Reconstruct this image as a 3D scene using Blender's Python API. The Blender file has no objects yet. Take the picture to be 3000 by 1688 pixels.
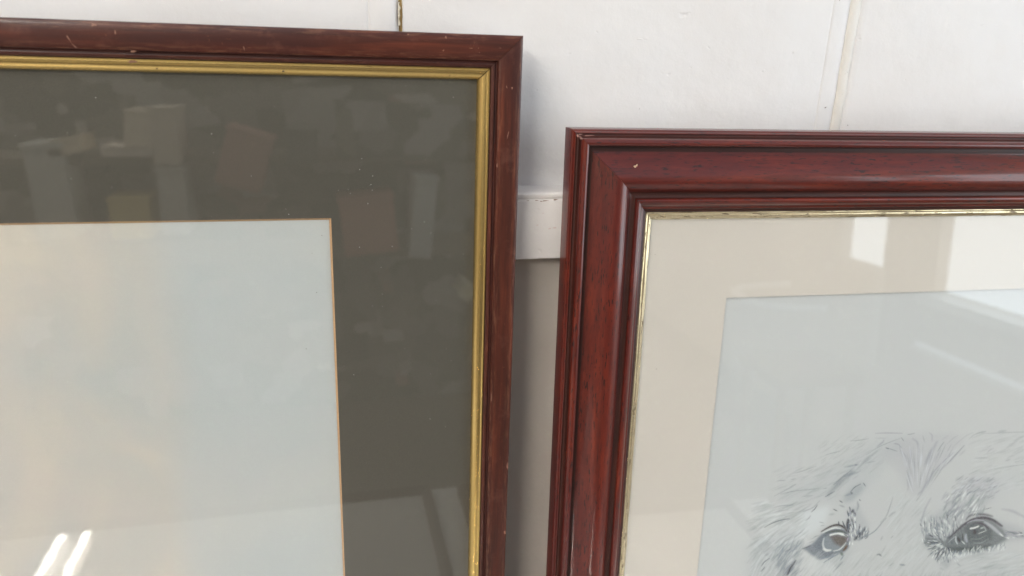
import bpy, bmesh, math, random
import numpy as np
from mathutils import Matrix, Vector, noise

random.seed(7)
rng = np.random.default_rng(11)
S = bpy.context.scene
COL = S.collection

# ------------------------------------------------------------------ camera, world, lamps, exposure
cam_d = bpy.data.cameras.new('camera')
cam = bpy.data.objects.new('camera', cam_d); COL.objects.link(cam)
R = Matrix(((0.978160, 0.041170, -0.203733), (-0.205569, 0.336473, -0.918981), (0.030716, 0.940793, 0.337588)))
cam.matrix_world = Matrix.Translation((0, -0.43, 1.2)) @ R.to_4x4()
cam_d.sensor_width = 36; cam_d.lens = 27.25; cam_d.clip_start = 0.01; cam_d.clip_end = 50
cam_d.dof.use_dof = True; cam_d.dof.focus_distance = 0.43; cam_d.dof.aperture_fstop = 8.5
S.camera = cam

w = bpy.data.worlds.new('World'); S.world = w; w.use_nodes = True
bg = w.node_tree.nodes['Background']
bg.inputs[0].default_value = (0.875, 0.905, 1.0, 1); bg.inputs[1].default_value = 0.66

def area(name, loc, target, sx, sy, power, colour):
    d = bpy.data.lights.new(name, 'AREA'); d.shape = 'RECTANGLE'; d.size = sx; d.size_y = sy
    d.energy = power; d.color = colour
    o = bpy.data.objects.new(name, d); COL.objects.link(o)
    o.location = loc; o.rotation_euler = (Vector(target) - Vector(loc)).to_track_quat('-Z', 'Y').to_euler()
    return o
area('unseen_key_light', (-1.15, -1.35, 2.35), (0.1, 0, 1.1), 0.8, 1.25, 28, (1.0, 0.92, 0.82))  # unseen lamp added at upper left as key for the frames' shadows

S.view_settings.view_transform = 'Standard'; S.view_settings.look = 'None'
S.view_settings.exposure = 0; S.view_settings.gamma = 1
S.render.engine = 'CYCLES'
S.cycles.max_bounces = 10; S.cycles.glossy_bounces = 6; S.cycles.transparent_max_bounces = 12
S.cycles.blur_glossy = 0.0; S.cycles.sample_clamp_indirect = 0.0; S.cycles.sample_clamp_direct = 0.0

# ------------------------------------------------------------------ helpers
def link(name, me, mat=None, parent=None, mw=None, **props):
    o = bpy.data.objects.new(name, me); COL.objects.link(o)
    if mat is not None and me is not None:
        me.materials.append(mat)
    if parent is not None: o.parent = parent
    if mw is not None: o.matrix_local = mw if parent is not None else mw
    for k, v in props.items(): o[k] = v
    return o

def mesh(name, verts, faces, smooth=False, sharp=None):
    me = bpy.data.meshes.new(name); me.from_pydata([tuple(v) for v in verts], [], faces); me.update()
    if smooth:
        me.polygons.foreach_set('use_smooth', [True] * len(me.polygons))
        if sharp: me.set_sharp_from_angle(angle=math.radians(sharp))
    return me

def box(name, x0, x1, y0, y1, z0, z1, bevel=0.0, seg=2):
    bm = bmesh.new(); bmesh.ops.create_cube(bm, size=1)
    for v in bm.verts:
        v.co = Vector(((x0 + x1) / 2 + v.co.x * (x1 - x0), (y0 + y1) / 2 + v.co.y * (y1 - y0), (z0 + z1) / 2 + v.co.z * (z1 - z0)))
    if bevel > 0:
        bmesh.ops.bevel(bm, geom=bm.edges[:], offset=bevel, segments=seg, affect='EDGES', profile=0.5)
    me = bpy.data.meshes.new(name); bm.to_mesh(me); bm.free()
    return me

def cylinder(name, r, length, axis='Y', seg=20):
    bm = bmesh.new()
    bmesh.ops.create_cone(bm, cap_ends=True, segments=seg, radius1=r, radius2=r, depth=length)
    if axis == 'Y': bmesh.ops.rotate(bm, verts=bm.verts, matrix=Matrix.Rotation(math.pi / 2, 3, 'X'))
    if axis == 'X': bmesh.ops.rotate(bm, verts=bm.verts, matrix=Matrix.Rotation(math.pi / 2, 3, 'Y'))
    me = bpy.data.meshes.new(name); bm.to_mesh(me); bm.free()
    me.polygons.foreach_set('use_smooth', [True] * len(me.polygons)); me.set_sharp_from_angle(angle=0.8)
    return me

class N:
    """tiny node graph helper"""
    def __init__(s, name):
        s.m = bpy.data.materials.new(name); s.m.use_nodes = True
        s.t = s.m.node_tree; s.n = s.t.nodes; s.b = s.n['Principled BSDF']
        s.out = s.n['Material Output']
    def add(s, typ, **kw):
        n = s.n.new(typ)
        for k, v in kw.items():
            if k.startswith('i_'): n.inputs[k[2:]].default_value = v
            else: setattr(n, k, v)
        return n
    def l(s, a, b): s.t.links.new(a, b)
    def coord(s, scale=(1, 1, 1), rot=(0, 0, 0), loc=(0, 0, 0)):
        tc = s.add('ShaderNodeTexCoord'); mp = s.add('ShaderNodeMapping')
        mp.inputs['Scale'].default_value = scale; mp.inputs['Rotation'].default_value = rot; mp.inputs['Location'].default_value = loc
        s.l(tc.outputs['Object'], mp.inputs['Vector']); return mp.outputs[0]
    def noise(s, vec, scale, detail=3, rough=0.5, dist=0.0):
        n = s.add('ShaderNodeTexNoise'); n.inputs['Scale'].default_value = scale
        n.inputs['Detail'].default_value = detail; n.inputs['Roughness'].default_value = rough; n.inputs['Distortion'].default_value = dist
        s.l(vec, n.inputs['Vector']); return n.outputs['Fac']
    def ramp(s, fac, stops, interp='LINEAR'):
        r = s.add('ShaderNodeValToRGB'); r.color_ramp.interpolation = interp
        e = r.color_ramp.elements
        while len(e) > 1: e.remove(e[-1])
        e[0].position = stops[0][0]; e[0].color = col4(stops[0][1])
        for p, c in stops[1:]:
            k = e.new(p); k.color = col4(c)
        s.l(fac, r.inputs[0]); return r.outputs[0]
    def mix(s, fac, a, b, mode='MIX'):
        m = s.add('ShaderNodeMix', data_type='RGBA', blend_type=mode)
        for k, v in ((0, fac), (6, a), (7, b)):
            if isinstance(v, (int, float)): m.inputs[k].default_value = v
            elif isinstance(v, tuple): m.inputs[k].default_value = col4(v)
            else: s.l(v, m.inputs[k])
        return m.outputs[2]
    def math(s, op, a, b=0.0):
        m = s.add('ShaderNodeMath', operation=op)
        for k, v in ((0, a), (1, b)):
            if isinstance(v, (int, float)): m.inputs[k].default_value = v
            else: s.l(v, m.inputs[k])
        return m.outputs[0]
    def bump(s, h, strength, dist):
        b = s.add('ShaderNodeBump'); b.inputs['Strength'].default_value = strength; b.inputs['Distance'].default_value = dist
        s.l(h, b.inputs['Height']); s.l(b.outputs[0], s.b.inputs['Normal']); return b
    def set(s, **kw):
        for k, v in kw.items():
            k = k.replace('_', ' ')
            if isinstance(v, (int, float)): s.b.inputs[k].default_value = v
            elif isinstance(v, tuple): s.b.inputs[k].default_value = col4(v)
            else: s.l(v, s.b.inputs[k])
def col4(c):
    if isinstance(c, (int, float)): return (c, c, c, 1)
    return (c[0], c[1], c[2], 1)

# ------------------------------------------------------------------ materials
def mat_plain(name, c, rough=0.6, **kw):
    g = N(name); g.set(Base_Color=c, Roughness=rough, **kw)
    v = g.coord(); n = g.noise(v, 90, 4); g.l(g.mix(1.0, c, g.ramp(n, [(0.3, 0.9), (0.7, 1.06)]), 'MULTIPLY'), g.b.inputs['Base Color'])
    return g.m

def mat_wall(name, c, strength=0.42, dents=True):
    g = N(name); v = g.coord()
    big = g.noise(v, 14, 3); mid = g.noise(v, 120, 4, 0.55); fine = g.noise(v, 900, 2)
    stain = g.noise(g.coord(loc=(3, 1, 2)), 16, 4, 0.6)
    tone = g.mix(1.0, c, g.ramp(stain, [(0.3, (0.975, 0.965, 0.955)), (0.55, 1.0), (0.75, (0.99, 1.0, 1.01))]), 'MULTIPLY')
    grime = g.ramp(g.noise(v, 230, 5, 0.7), [(0.765, 0.0), (0.80, 1.0)])
    tone = g.mix(g.math('MULTIPLY', grime, 0.35), tone, (0.35, 0.31, 0.27))
    g.set(Base_Color=tone, Roughness=0.48, Specular_IOR_Level=0.35)
    h = g.math('ADD', g.math('MULTIPLY', big, 3.2), g.math('ADD', g.math('MULTIPLY', mid, 0.38), g.math('MULTIPLY', fine, 0.05)))
    # brush-dragged ridges and pock marks
    pock = g.ramp(g.noise(g.coord((1, 1, 1.6), rot=(0, 0.5, 0)), 75, 2), [(0.70, 0.0), (0.78, 1.0)])
    h = g.math('SUBTRACT', h, g.math('MULTIPLY', pock, 0.6))
    g.bump(h, strength, 0.0020)
    return g.m

def mat_wood_red():
    g = N('mahogany_lacquer')
    v = g.coord((20, 150, 150)); broad = g.coord((6, 26, 26))
    n1 = g.noise(v, 1.6, 6, 0.62, 0.4); n2 = g.noise(broad, 1.3, 3, 0.5)
    c = g.ramp(n1, [(0.28, (0.062, 0.008, 0.0045)), (0.5, (0.112, 0.0120, 0.005)), (0.74, (0.185, 0.024, 0.008))])
    c = g.mix(g.ramp(n2, [(0.35, 0.0), (0.7, 0.7)]), c, (0.065, 0.006, 0.006))
    p = g.coord((190, 1200, 1200)); pore = g.ramp(g.noise(p, 1.0, 2, 0.5), [(0.59, 0.0), (0.63, 1.0)])
    patch = g.ramp(g.noise(g.coord((20, 60, 60)), 2.0, 2), [(0.38, 0.3), (0.55, 1.0)])
    pore = g.math('MULTIPLY', pore, patch)
    c = g.mix(g.math('MULTIPLY', pore, 0.85), c, (0.012, 0.004, 0.004))
    g.set(Base_Color=c, Roughness=0.45, Specular_IOR_Level=0.3, Coat_Weight=0.7, Coat_Roughness=0.12, Coat_IOR=1.5)
    h = g.math('SUBTRACT', g.math('MULTIPLY', n1, 0.12), pore)
    g.bump(h, 0.35, 0.00012)
    return g.m

def mat_recess_dark():
    # darker red-brown colour for the recesses of the mouldings
    g = N('dark_moulding_recess')
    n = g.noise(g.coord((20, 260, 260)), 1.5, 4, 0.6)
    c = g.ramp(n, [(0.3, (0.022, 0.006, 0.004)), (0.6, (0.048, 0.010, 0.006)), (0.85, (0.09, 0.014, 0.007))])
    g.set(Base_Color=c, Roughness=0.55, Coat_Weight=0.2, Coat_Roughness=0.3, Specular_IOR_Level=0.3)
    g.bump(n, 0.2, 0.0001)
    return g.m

def mat_wood_brown():
    g = N('worn_brown_mahogany')
    v = g.coord((9, 150, 150)); n1 = g.noise(v, 1.7, 7, 0.65, 0.3); n2 = g.noise(g.coord((5, 14, 14)), 3, 4)
    c = g.ramp(n1, [(0.30, (0.028, 0.0075, 0.0045)), (0.5, (0.062, 0.0135, 0.007)), (0.70, (0.125, 0.028, 0.012))])
    c = g.mix(g.ramp(n2, [(0.42, 0.0), (0.66, 0.75)]), c, (0.040, 0.010, 0.008))
    rub = g.ramp(g.noise(g.coord((30, 30, 30), loc=(4, 0, 0)), 2.4, 4, 0.7), [(0.56, 0.0), (0.70, 1.0)])
    c = g.mix(g.math('MULTIPLY', rub, 0.25), c, (0.17, 0.07, 0.05))
    # fine scratches along and across the grain, bare wood showing
    s1 = g.ramp(g.noise(g.coord((110, 1700, 1700)), 1.0, 2), [(0.71, 0.0), (0.735, 1.0)])
    s2 = g.ramp(g.noise(g.coord((900, 260, 300), rot=(0, 0, 0.5)), 1.0, 2), [(0.735, 0.0), (0.76, 1.0)])
    s = g.math('MAXIMUM', s1, g.math('MULTIPLY', s2, 0.8))
    area_ = g.ramp(g.noise(g.coord((12, 40, 40), loc=(1, 2, 3)), 1.7, 3), [(0.40, 0.1), (0.6, 1.0)])
    s = g.math('MULTIPLY', s, area_)
    c = g.mix(g.math('MULTIPLY', s, 0.45), c, (0.26, 0.10, 0.045))
    # rubbed arris: the two raised edges run at fixed distances in from the outside
    sep = g.add('ShaderNodeSeparateXYZ'); g.l(g.coord(), sep.inputs[0])
    def edge(y0, wd):
        d = g.math('ABSOLUTE', g.math('SUBTRACT', sep.outputs[1], y0))
        return g.ramp(d, [(0.0, 1.0), (wd, 0.0)])
    en = g.ramp(g.noise(g.coord((70, 700, 700)), 1.2, 4, 0.7), [(0.50, 0.0), (0.62, 1.0)])
    e = g.math('MULTIPLY', g.math('MAXIMUM', edge(0.0122, 0.0005), edge(0.0006, 0.0006)), en)
    c = g.mix(g.math('MULTIPLY', e, 0.35), c, (0.26, 0.12, 0.07))
    g.set(Base_Color=c, Roughness=0.42, Specular_IOR_Level=0.35, Coat_Weight=0.22, Coat_Roughness=0.2)
    g.bump(g.math('SUBTRACT', g.math('MULTIPLY', n1, 0.5), g.math('MULTIPLY', s, 0.8)), 0.25, 0.0001)
    return g.m

def mat_gold(name, c1, c2, dark, thr, rough=0.3, metal=0.85, nscale=(60, 420, 420)):
    g = N(name)
    n = g.noise(g.coord((8, 500, 500)), 1.2, 4, 0.6)
    c = g.ramp(n, [(0.3, c1), (0.7, c2)])
    wear = g.ramp(g.noise(g.coord(nscale), 1.4, 5, 0.7), [(thr, 0.0), (thr + 0.03, 1.0)])
    c = g.mix(g.math('MULTIPLY', wear, 0.85), c, dark)
    g.set(Base_Color=c, Metallic=g.math('SUBTRACT', metal, g.math('MULTIPLY', wear, 0.7)), Roughness=rough)
    g.bump(g.math('ADD', g.math('MULTIPLY', g.noise(g.coord((25, 160, 160)), 1, 3), 0.8), g.math('MULTIPLY', wear, -0.4)), 0.3, 0.0002)
    return g.m

def mat_card(name, c, amp=0.05, rough=0.9, scale=1500):
    g = N(name); v = g.coord(); n = g.noise(v, scale, 3, 0.7); b = g.noise(v, 9, 2)
    t = g.mix(1.0, c, g.ramp(n, [(0.3, 1 - amp), (0.7, 1 + amp)]), 'MULTIPLY')
    t = g.mix(1.0, t, g.ramp(b, [(0.3, 0.97), (0.7, 1.03)]), 'MULTIPLY')
    g.set(Base_Color=t, Roughness=rough, Specular_IOR_Level=0.2); g.bump(n, 0.15, 0.0001)
    return g.m

def mat_glass():
    g = N('picture_glass'); g.n.remove(g.b)
    lw = g.add('ShaderNodeLayerWeight'); lw.inputs['Blend'].default_value = 0.5
    sch = g.math('ADD', 0.043, g.math('MULTIPLY', g.math('POWER', lw.outputs['Facing'], 5.0), 0.957))   # same from either side
    two = g.math('MINIMUM', g.math('MULTIPLY', sch, 1.9), 1.0)     # both faces of the pane
    tr = g.add('ShaderNodeBsdfTransparent'); tr.inputs[0].default_value = (0.975, 0.985, 0.98, 1)
    gl = g.add('ShaderNodeBsdfGlossy'); gl.inputs['Roughness'].default_value = 0.02
    mx = g.add('ShaderNodeMixShader'); g.l(two, mx.inputs[0]); g.l(tr.outputs[0], mx.inputs[1]); g.l(gl.outputs[0], mx.inputs[2])
    g.l(mx.outputs[0], g.out.inputs[0]); return g.m

def mat_emit(name, c, s):
    g = N(name); g.n.remove(g.b); e = g.add('ShaderNodeEmission'); e.inputs[0].default_value = col4(c); e.inputs[1].default_value = s
    g.l(e.outputs[0], g.out.inputs[0]); return g.m

def mat_cloud_print():
    g = N('watercolour_sky_print')
    v = g.coord()
    a = g.noise(v, 11, 4, 0.45, 0.6); b = g.noise(g.coord(loc=(5, 3, 9)), 17, 3, 0.5, 0.3); f = g.noise(v, 1400, 2)
    c = g.ramp(a, [(0.34, (0.495, 0.515, 0.50)), (0.50, (0.54, 0.53, 0.495)), (0.64, (0.60, 0.565, 0.50))])
    c = g.mix(g.ramp(b, [(0.45, 0.0), (0.66, 0.3)]), c, (0.60, 0.545, 0.51))
    sep = g.add('ShaderNodeSeparateXYZ'); g.l(v, sep.inputs[0])
    side = g.ramp(g.math('ADD', sep.outputs[0], g.math('MULTIPLY', a, 0.05)), [(0.332, 0.0), (0.350, 0.55), (0.43, 0.65)])
    c = g.mix(side, c, (0.475, 0.53, 0.55))
    c = g.mix(1.0, c, g.ramp(f, [(0.3, 0.985), (0.7, 1.015)]), 'MULTIPLY')
    g.set(Base_Color=c, Roughness=0.85, Specular_IOR_Level=0.2); return g.m

M = dict(
    wall=mat_wall('white_wall_paint', (0.700, 0.700, 0.703)), lower=mat_wall('shade_toned_lower_wall', (0.59, 0.54, 0.48)),  # lower wall: shade below the ledge is put into this darker, warmer colour
    ledge=mat_wall('white_gloss_ledge_paint', (0.70, 0.685, 0.67), 0.2), filler=mat_wall('cream_filler', (0.69, 0.675, 0.635), 0.7),
    lath=mat_plain('bare_ochre_timber', (0.36, 0.25, 0.10), 0.8), flake=mat_plain('lifted_cream_paint', (0.74, 0.69, 0.56), 0.6),
    red=mat_wood_red(), recess=mat_recess_dark(), brown=mat_wood_brown(),
    gold=mat_gold('old_gold_leaf', (0.60, 0.42, 0.145), (0.76, 0.57, 0.235), (0.10, 0.06, 0.02), 0.67, 0.26, 0.92),
    champagne=mat_gold('worn_champagne_gilt', (0.60, 0.50, 0.31), (0.85, 0.76, 0.54), (0.085, 0.055, 0.025), 0.57, 0.27, 0.8, (90, 330, 330)),
    olive=mat_card('dark_olive_mount_board', (0.099, 0.092, 0.077), 0.10), cream=mat_card('cream_mount_board', (0.61, 0.577, 0.532), 0.02),
    tan=mat_card('tan_bevel_core', (0.56, 0.36, 0.21), 0.1), brownline=mat_card('brown_bevel_core', (0.36, 0.25, 0.18), 0.08),
    sky=mat_cloud_print(), glass=mat_glass(), bare=mat_plain('bare_wood_chip', (0.55, 0.38, 0.25), 0.8),
    rub=mat_plain('rubbed_lacquer', (0.26, 0.13, 0.09), 0.6), mark=mat_plain('dark_scuff', (0.07, 0.05, 0.03), 0.7), putty=mat_plain('brown_putty', (0.20, 0.10, 0.06), 0.7),
    dust=mat_plain('white_dust', (0.75, 0.75, 0.72), 0.9), dirt=mat_plain('brown_dirt', (0.20, 0.11, 0.06), 0.9), kraft=mat_plain('brown_backing_paper', (0.28, 0.19, 0.11), 0.9),
)

# ------------------------------------------------------------------ the wall
wall = link('wall', None, kind='structure', label='white painted panelled wall behind the two picture frames')
wall.empty_display_size = 0.1

def strip_mesh(name, prof, z0, z1, nz=40, ragR=None, ragL=None, x_extra=None):
    """wall piece: (x, y) profile swept up the wall, optional ragged edges"""
    vs, fs = [], []
    m = len(prof)
    for i in range(nz + 1):
        z = z0 + (z1 - z0) * i / nz
        for k, (x, y) in enumerate(prof):
            dx = 0
            if ragR and k >= m - 2: dx = ragR * (noise.noise(Vector((z * 260, 1.7, 0))) + 0.6 * noise.noise(Vector((z * 900, 4.1, 0))))
            if ragL and k <= 1: dx = ragL * (noise.noise(Vector((z * 300, 7.7, 0))) + 0.5 * noise.noise(Vector((z * 1100, 2.1, 0))))
            vs.append((x + dx, y, z))
    for i in range(nz):
        for k in range(m - 1):
            a = i * m + k; fs.append((a, a + 1, a + m + 1, a + m))
    return mesh(name, vs, fs, True, 40)

ZT, ZB = 2.35, 1.1040
p = strip_mesh('wall_panel', [(-1.9, 0), (-0.3, 0), (0.0120, 0), (0.0132, 0.0001), (0.0142, 0.0003), (0.0147, 0.0006)], ZB, ZT, 8)
link('wall_panel', p, M['wall'], wall)
nzb = 1200
p = strip_mesh('cover_batten', [(0.0147, 0.0006), (0.0151, 0.0002), (0.0158, 0.0), (0.0250, 0.0), (0.0268, 0.0003), (0.0283, 0.0009), (0.0294, 0.0018), (0.0302, 0.0028), (0.0303, 0.0041)], ZB, ZT, nzb, ragR=0.0006)
link('cover_batten', p, M['wall'], wall)
p = strip_mesh('wall_panel', [(0.0323, 0.0041), (0.0323, 0.0010), (0.0326, 0.0001), (0.0340, 0), (0.15, 0), (0.2795, 0), (0.2803, 0.0001), (0.2808, 0.00025)], ZB, ZT, nzb, ragL=0.00025)
link('wall_panel', p, M['wall'], wall)
p = strip_mesh('cover_batten', [(0.2808, 0.00025), (0.2812, 0.0), (0.2825, -0.00015), (0.2880, 0.0001), (0.2905, 0.0005), (0.2922, 0.0010), (0.2928, 0.0014)], ZB, ZT, 300)
link('cover_batten', p, M['wall'], wall)
bead = [(0.2924 + 0.0030 * (1 - math.cos(math.pi * k / 10)) * 1.12, 0.0011 - 0.0015 * math.sin(math.pi * k / 10)) for k in range(11)]
vs, fs = [], []
for i in range(401):
    z = ZB + (ZT - ZB) * i / 400
    wob = 0.00035 * noise.noise(Vector((z * 60, 3, 1))) ; sw = 1 + 0.14 * noise.noise(Vector((z * 110, 9, 1)))
    for (x, y) in bead: vs.append((0.2924 + (x - 0.2924) * sw + wob, y * sw, z))
for i in range(400):
    for k in range(10):
        a = i * 11 + k; fs.append((a, a + 1, a + 12, a + 11))
link('filler_bead', mesh('filler_bead', vs, fs, True), M['filler'], wall)
p = strip_mesh('wall_panel', [(0.2990, 0.0014), (0.2998, 0.0008), (0.3012, 0.0003), (0.3040, 0.0001), (0.33, 0), (2.0, 0)], ZB, ZT, 8)
link('wall_panel', p, M['wall'], wall)
link('backing_lath', box('backing_lath', 0.012, 0.318, 0.0042, 0.010, ZB, ZT), M['lath'], wall)
# torn paint hanging in the open joint
vs, fs = [], []
n = 60
for i in range(n + 1):
    z = 1.1905 + 0.0115 * i / n
    a = 0.0302 + 0.0002 * noise.noise(Vector((z * 900, 0, 5))); b = 0.0311 + 0.0007 * noise.noise(Vector((z * 520, 0, 2)))
    if 0.25 < i / n < 0.4: b -= 0.0003
    vs += [(a, 0.0012, z), ((a + b) / 2, 0.0004 + 0.0004 * noise.noise(Vector((z * 700, 3, 2))), z), (b, 0.0016, z)]
for i in range(n):
    for k in range(2):
        q = i * 3 + k; fs.append((q, q + 1, q + 4, q + 3))
link('paint_flake', mesh('paint_flake', vs, fs, True), M['flake'], wall)
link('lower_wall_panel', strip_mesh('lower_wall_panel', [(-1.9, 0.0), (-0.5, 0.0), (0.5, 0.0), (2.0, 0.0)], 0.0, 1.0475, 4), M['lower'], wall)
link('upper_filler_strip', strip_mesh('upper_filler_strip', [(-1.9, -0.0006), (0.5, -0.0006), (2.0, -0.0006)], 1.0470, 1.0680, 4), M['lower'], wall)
# projecting ledge
prof = [(0.0, 1.1048), (-0.0150, 1.1046), (-0.0178, 1.1044), (-0.0188, 1.1036), (-0.0190, 1.1024), (-0.0189, 1.1016), (-0.0185, 1.1011), (-0.0189, 1.1005), (-0.0192, 1.0995), (-0.0192, 1.0680), (-0.0190, 1.0664), (-0.0184, 1.0659), (0.0, 1.0659)]
vs, fs = [], []
nx = 240
for i in range(nx + 1):
    x = -1.9 + 1.85 * i / 20 if i <= 20 else (-0.05 + 0.3 * (i - 20) / 200 if i <= 220 else 0.25 + 1.75 * (i - 220) / 20)
    for k, (y, z) in enumerate(prof):
        vs.append((x, y + 0.00015 * noise.noise(Vector((x * 120, k * 0.7, 0))), z + 0.0002 * noise.noise(Vector((x * 180, k * 0.4, 5)))))
m = len(prof)
for i in range(nx):
    for k in range(m - 1):
        a = i * m + k; fs.append((a, a + m, a + m + 1, a + 1))
ledge = link('ledge_rail', mesh('ledge_rail', vs, fs, True, 35), M['ledge'], wall)

def blob(name, pts, mat, parent, thick=0.0003, frame=None, n=9, label=None):
    """one irregular lump or sliver: (a, b, half-length, half-width, angle); laid in the plane of the piece it marks"""
    for (a, b, hl, hw, ang) in pts:
        vs = [(0, 0, thick)]; 
        ph = random.random() * 9
        for k in range(n):
            t = 2 * math.pi * k / n
            r = 1 + 0.28 * math.sin(3 * t + ph) + 0.15 * math.sin(5 * t + ph * 2)
            x, y = hl * r * math.cos(t), hw * r * math.sin(t)
            vs.append((x * math.cos(ang) - y * math.sin(ang), x * math.sin(ang) + y * math.cos(ang), 0))
        fs = [(0, 1 + k, 1 + (k + 1) % n) for k in range(n)]
        o = link(name, mesh(name, vs, fs, True), mat, parent, frame @ Matrix.Translation((a, b, 0)))
        if label: o['label'] = label
WF = Matrix(((1, 0, 0, 0), (0, 0, -1, -0.00005), (0, 1, 0, 0), (0, 0, 0, 1)))     # x along the wall, y up it, z out of it
LF = Matrix(((1, 0, 0, 0), (0, 0, -1, -0.01925), (0, 1, 0, 0), (0, 0, 0, 1)))
blob('pock_mark', [(0.1640, 1.1868, .0024, .0004, -0.05), (0.2600, 1.1818, .0013, .0007, 0.3), (0.2200, 1.1667, .0004, .0002, 0.9), (0.2420, 1.171, .0010, .0006, 0.5), (0.1675, 1.1872, .0016, .0003, 0.1)], M['wall'], wall, 0.0005, WF)
blob('dirt_speck', [(0.1670, 1.1486, .00022, .00022, 0), (0.2863, 1.1501, .0007, .00025, 0.4), (0.2957, 1.1890, .0002, .0003, 0), (0.2958, 1.170, .0002, .0003, 0), (0.2970, 1.171, .00015, .0002, 0), (0.2958, 1.158, .0002, .0004, 0), (0.284, 1.211, .0002, .0002, 0), (0.3035, 1.1395, .0001, .0004, .1)], M['mark'], wall, 0.0004, Matrix.Translation((0, -0.0001, 0)) @ WF)
blob('dirt_speck', [(0.1143, 1.1007, .0013, .00030, 0.12), (0.1085, 1.1002, .0018, .00022, 0.1), (0.1035, 1.1004, .0010, .00018, 0), (0.0985, 1.1004, .0008, .00015, 0), (0.1062, 1.0999, .0008, .0002, -0.1)], M['dirt'], ledge, 0.0002, LF)
blob('dirt_speck', [(0.1146, 1.0844, .0012, .00045, 0.1), (0.1118, 1.0840, .0009, .0004, 0.2), (0.1045, 1.0862, .0006, .0003, 0.2), (0.1075, 1.0930, .0003, .0003, 0)], mat_plain('pink_smudge', (0.62, 0.53, 0.50), 0.8), ledge, 0.00004, LF)

# ------------------------------------------------------------------ picture frames
def catmull(pts, n=5, sharp=()):
    """densify a profile; indices in sharp stay corners"""
    out = []
    for i in range(len(pts) - 1):
        p1, p2 = Vector(pts[i]), Vector(pts[i + 1])
        p0 = Vector(pts[i - 1]) if i > 0 and i not in sharp else p1 * 2 - p2
        p3 = Vector(pts[i + 2]) if i + 2 < len(pts) and (i + 1) not in sharp else p2 * 2 - p1
        L = (p2 - p1).length; m = max(1, min(n, int(L / 0.00035)))
        for k in range(m):
            t = k / m
            out.append(0.5 * ((2 * p1) + (p2 - p0) * t + (2 * p0 - 5 * p1 + 4 * p2 - p3) * t * t + (3 * p1 - p0 - 3 * p2 + p3) * t ** 3))
    out.append(Vector(pts[-1]))
    return [(v.x, v.y) for v in out]

def rail_mesh(name, prof, L, mats=None, matfn=None, gap=0.00008, ns=1, warp=0.0):
    vs, fs, mi = [], [], []
    m = len(prof)
    for i in range(ns + 1):
        s = i / ns
        for k, (t, wv) in enumerate(prof):
            x = (t + gap) * (1 - s) + (L - t - gap) * s
            dy = warp * noise.noise(Vector((x * 70, k * 0.35, L * 10))) if 0 < i < ns else 0
            vs.append((x, t + dy, wv + dy * 0.6))
    for i in range(ns):
        for k in range(m - 1):
            a = i * m + k; fs.append((a, a + m, a + m + 1, a + 1)); mi.append(matfn(0.5 * (prof[k][0] + prof[k + 1][0])) if matfn else 0)
    base = len(vs)
    # mitre ends
    fs.append(tuple(range(m))); mi.append(0)
    fs.append(tuple(range(ns * m + m - 1, ns * m - 1, -1))); mi.append(0)
    me = mesh(name, vs, fs, True, 32)
    if mats:
        for q in mats: me.materials.append(q)
        me.polygons.foreach_set('material_index', mi)
    return me

def rail_frames(W, H, t0=0.0):
    """local matrices of four rails of a W x H frame whose top-left corner is (0, H) at the frame base; y inward, z to the viewer"""
    X, Y, Z = Vector((1, 0, 0)), Vector((0, 1, 0)), Vector((0, 0, 1))
    def mk(o, xd, inn):
        return Matrix(((xd.x, inn.x, -Y.x, o[0]), (xd.y, inn.y, -Y.y, o[1]), (xd.z, inn.z, -Y.z, o[2]), (0, 0, 0, 1)))
    return [('top', W, mk((W, 0, H), -X, -Z)), ('side', H, mk((W, 0, 0), Z, -X)), ('side', H, mk((0, 0, H), -Z, X)), ('bottom', W, mk((0, 0, 0), X, Z))]

def place(root, F, O, W, H, corner):
    """F rows: right, up, toward viewer; O is the world point of the top corner at w = 0"""
    u, v, n = (Vector(q) for q in F)
    base = Vector(O) - v * H - (u * W if corner == 'right' else Vector((0, 0, 0)))
    root.matrix_world = Matrix(((u.x, -n.x, v.x, base.x), (u.y, -n.y, v.y, base.y), (u.z, -n.z, v.z, base.z), (0, 0, 0, 1)))

def sheet(name, x0, x1, z0, z1, wv, mat, parent, thick=0.0):
    me = box(name, x0, x1, -wv, -wv + thick, z0, z1) if thick else mesh(name, [(x0, -wv, z0), (x1, -wv, z0), (x1, -wv, z1), (x0, -wv, z1)], [(0, 1, 2, 3)])
    return link(name, me, mat, parent)

def mount(parent, W, H, out, win, wv, card, core, bev=0.0009, depth=0.0013):
    """window mount: one board with a cut-out, its bevelled core a sub-part. win = (left, right, bottom, top) edges"""
    x0, x1, z0, z1 = out, W - out, out, H - out
    a0, a1, b0, b1 = win
    y = -wv
    vs = [(x0, y, z0), (x1, y, z0), (x1, y, z1), (x0, y, z1), (a0, y, b0), (a1, y, b0), (a1, y, b1), (a0, y, b1)]
    fs = [(0, 1, 5, 4), (1, 2, 6, 5), (2, 3, 7, 6), (3, 0, 4, 7)]
    o = link('mount_board', mesh('mount_board', vs, fs), card, parent)
    vs = [(a0, y, b0), (a1, y, b0), (a1, y, b1), (a0, y, b1), (a0 + bev, y + depth, b0 + bev), (a1 - bev, y + depth, b0 + bev), (a1 - bev, y + depth, b1 - bev), (a0 + bev, y + depth, b1 - bev)]
    fs = [(0, 1, 5, 4), (1, 2, 6, 5), (2, 3, 7, 6), (3, 0, 4, 7)]
    link('bevel_edge', mesh('bevel_edge', vs, fs), core, o)
    return o

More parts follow.
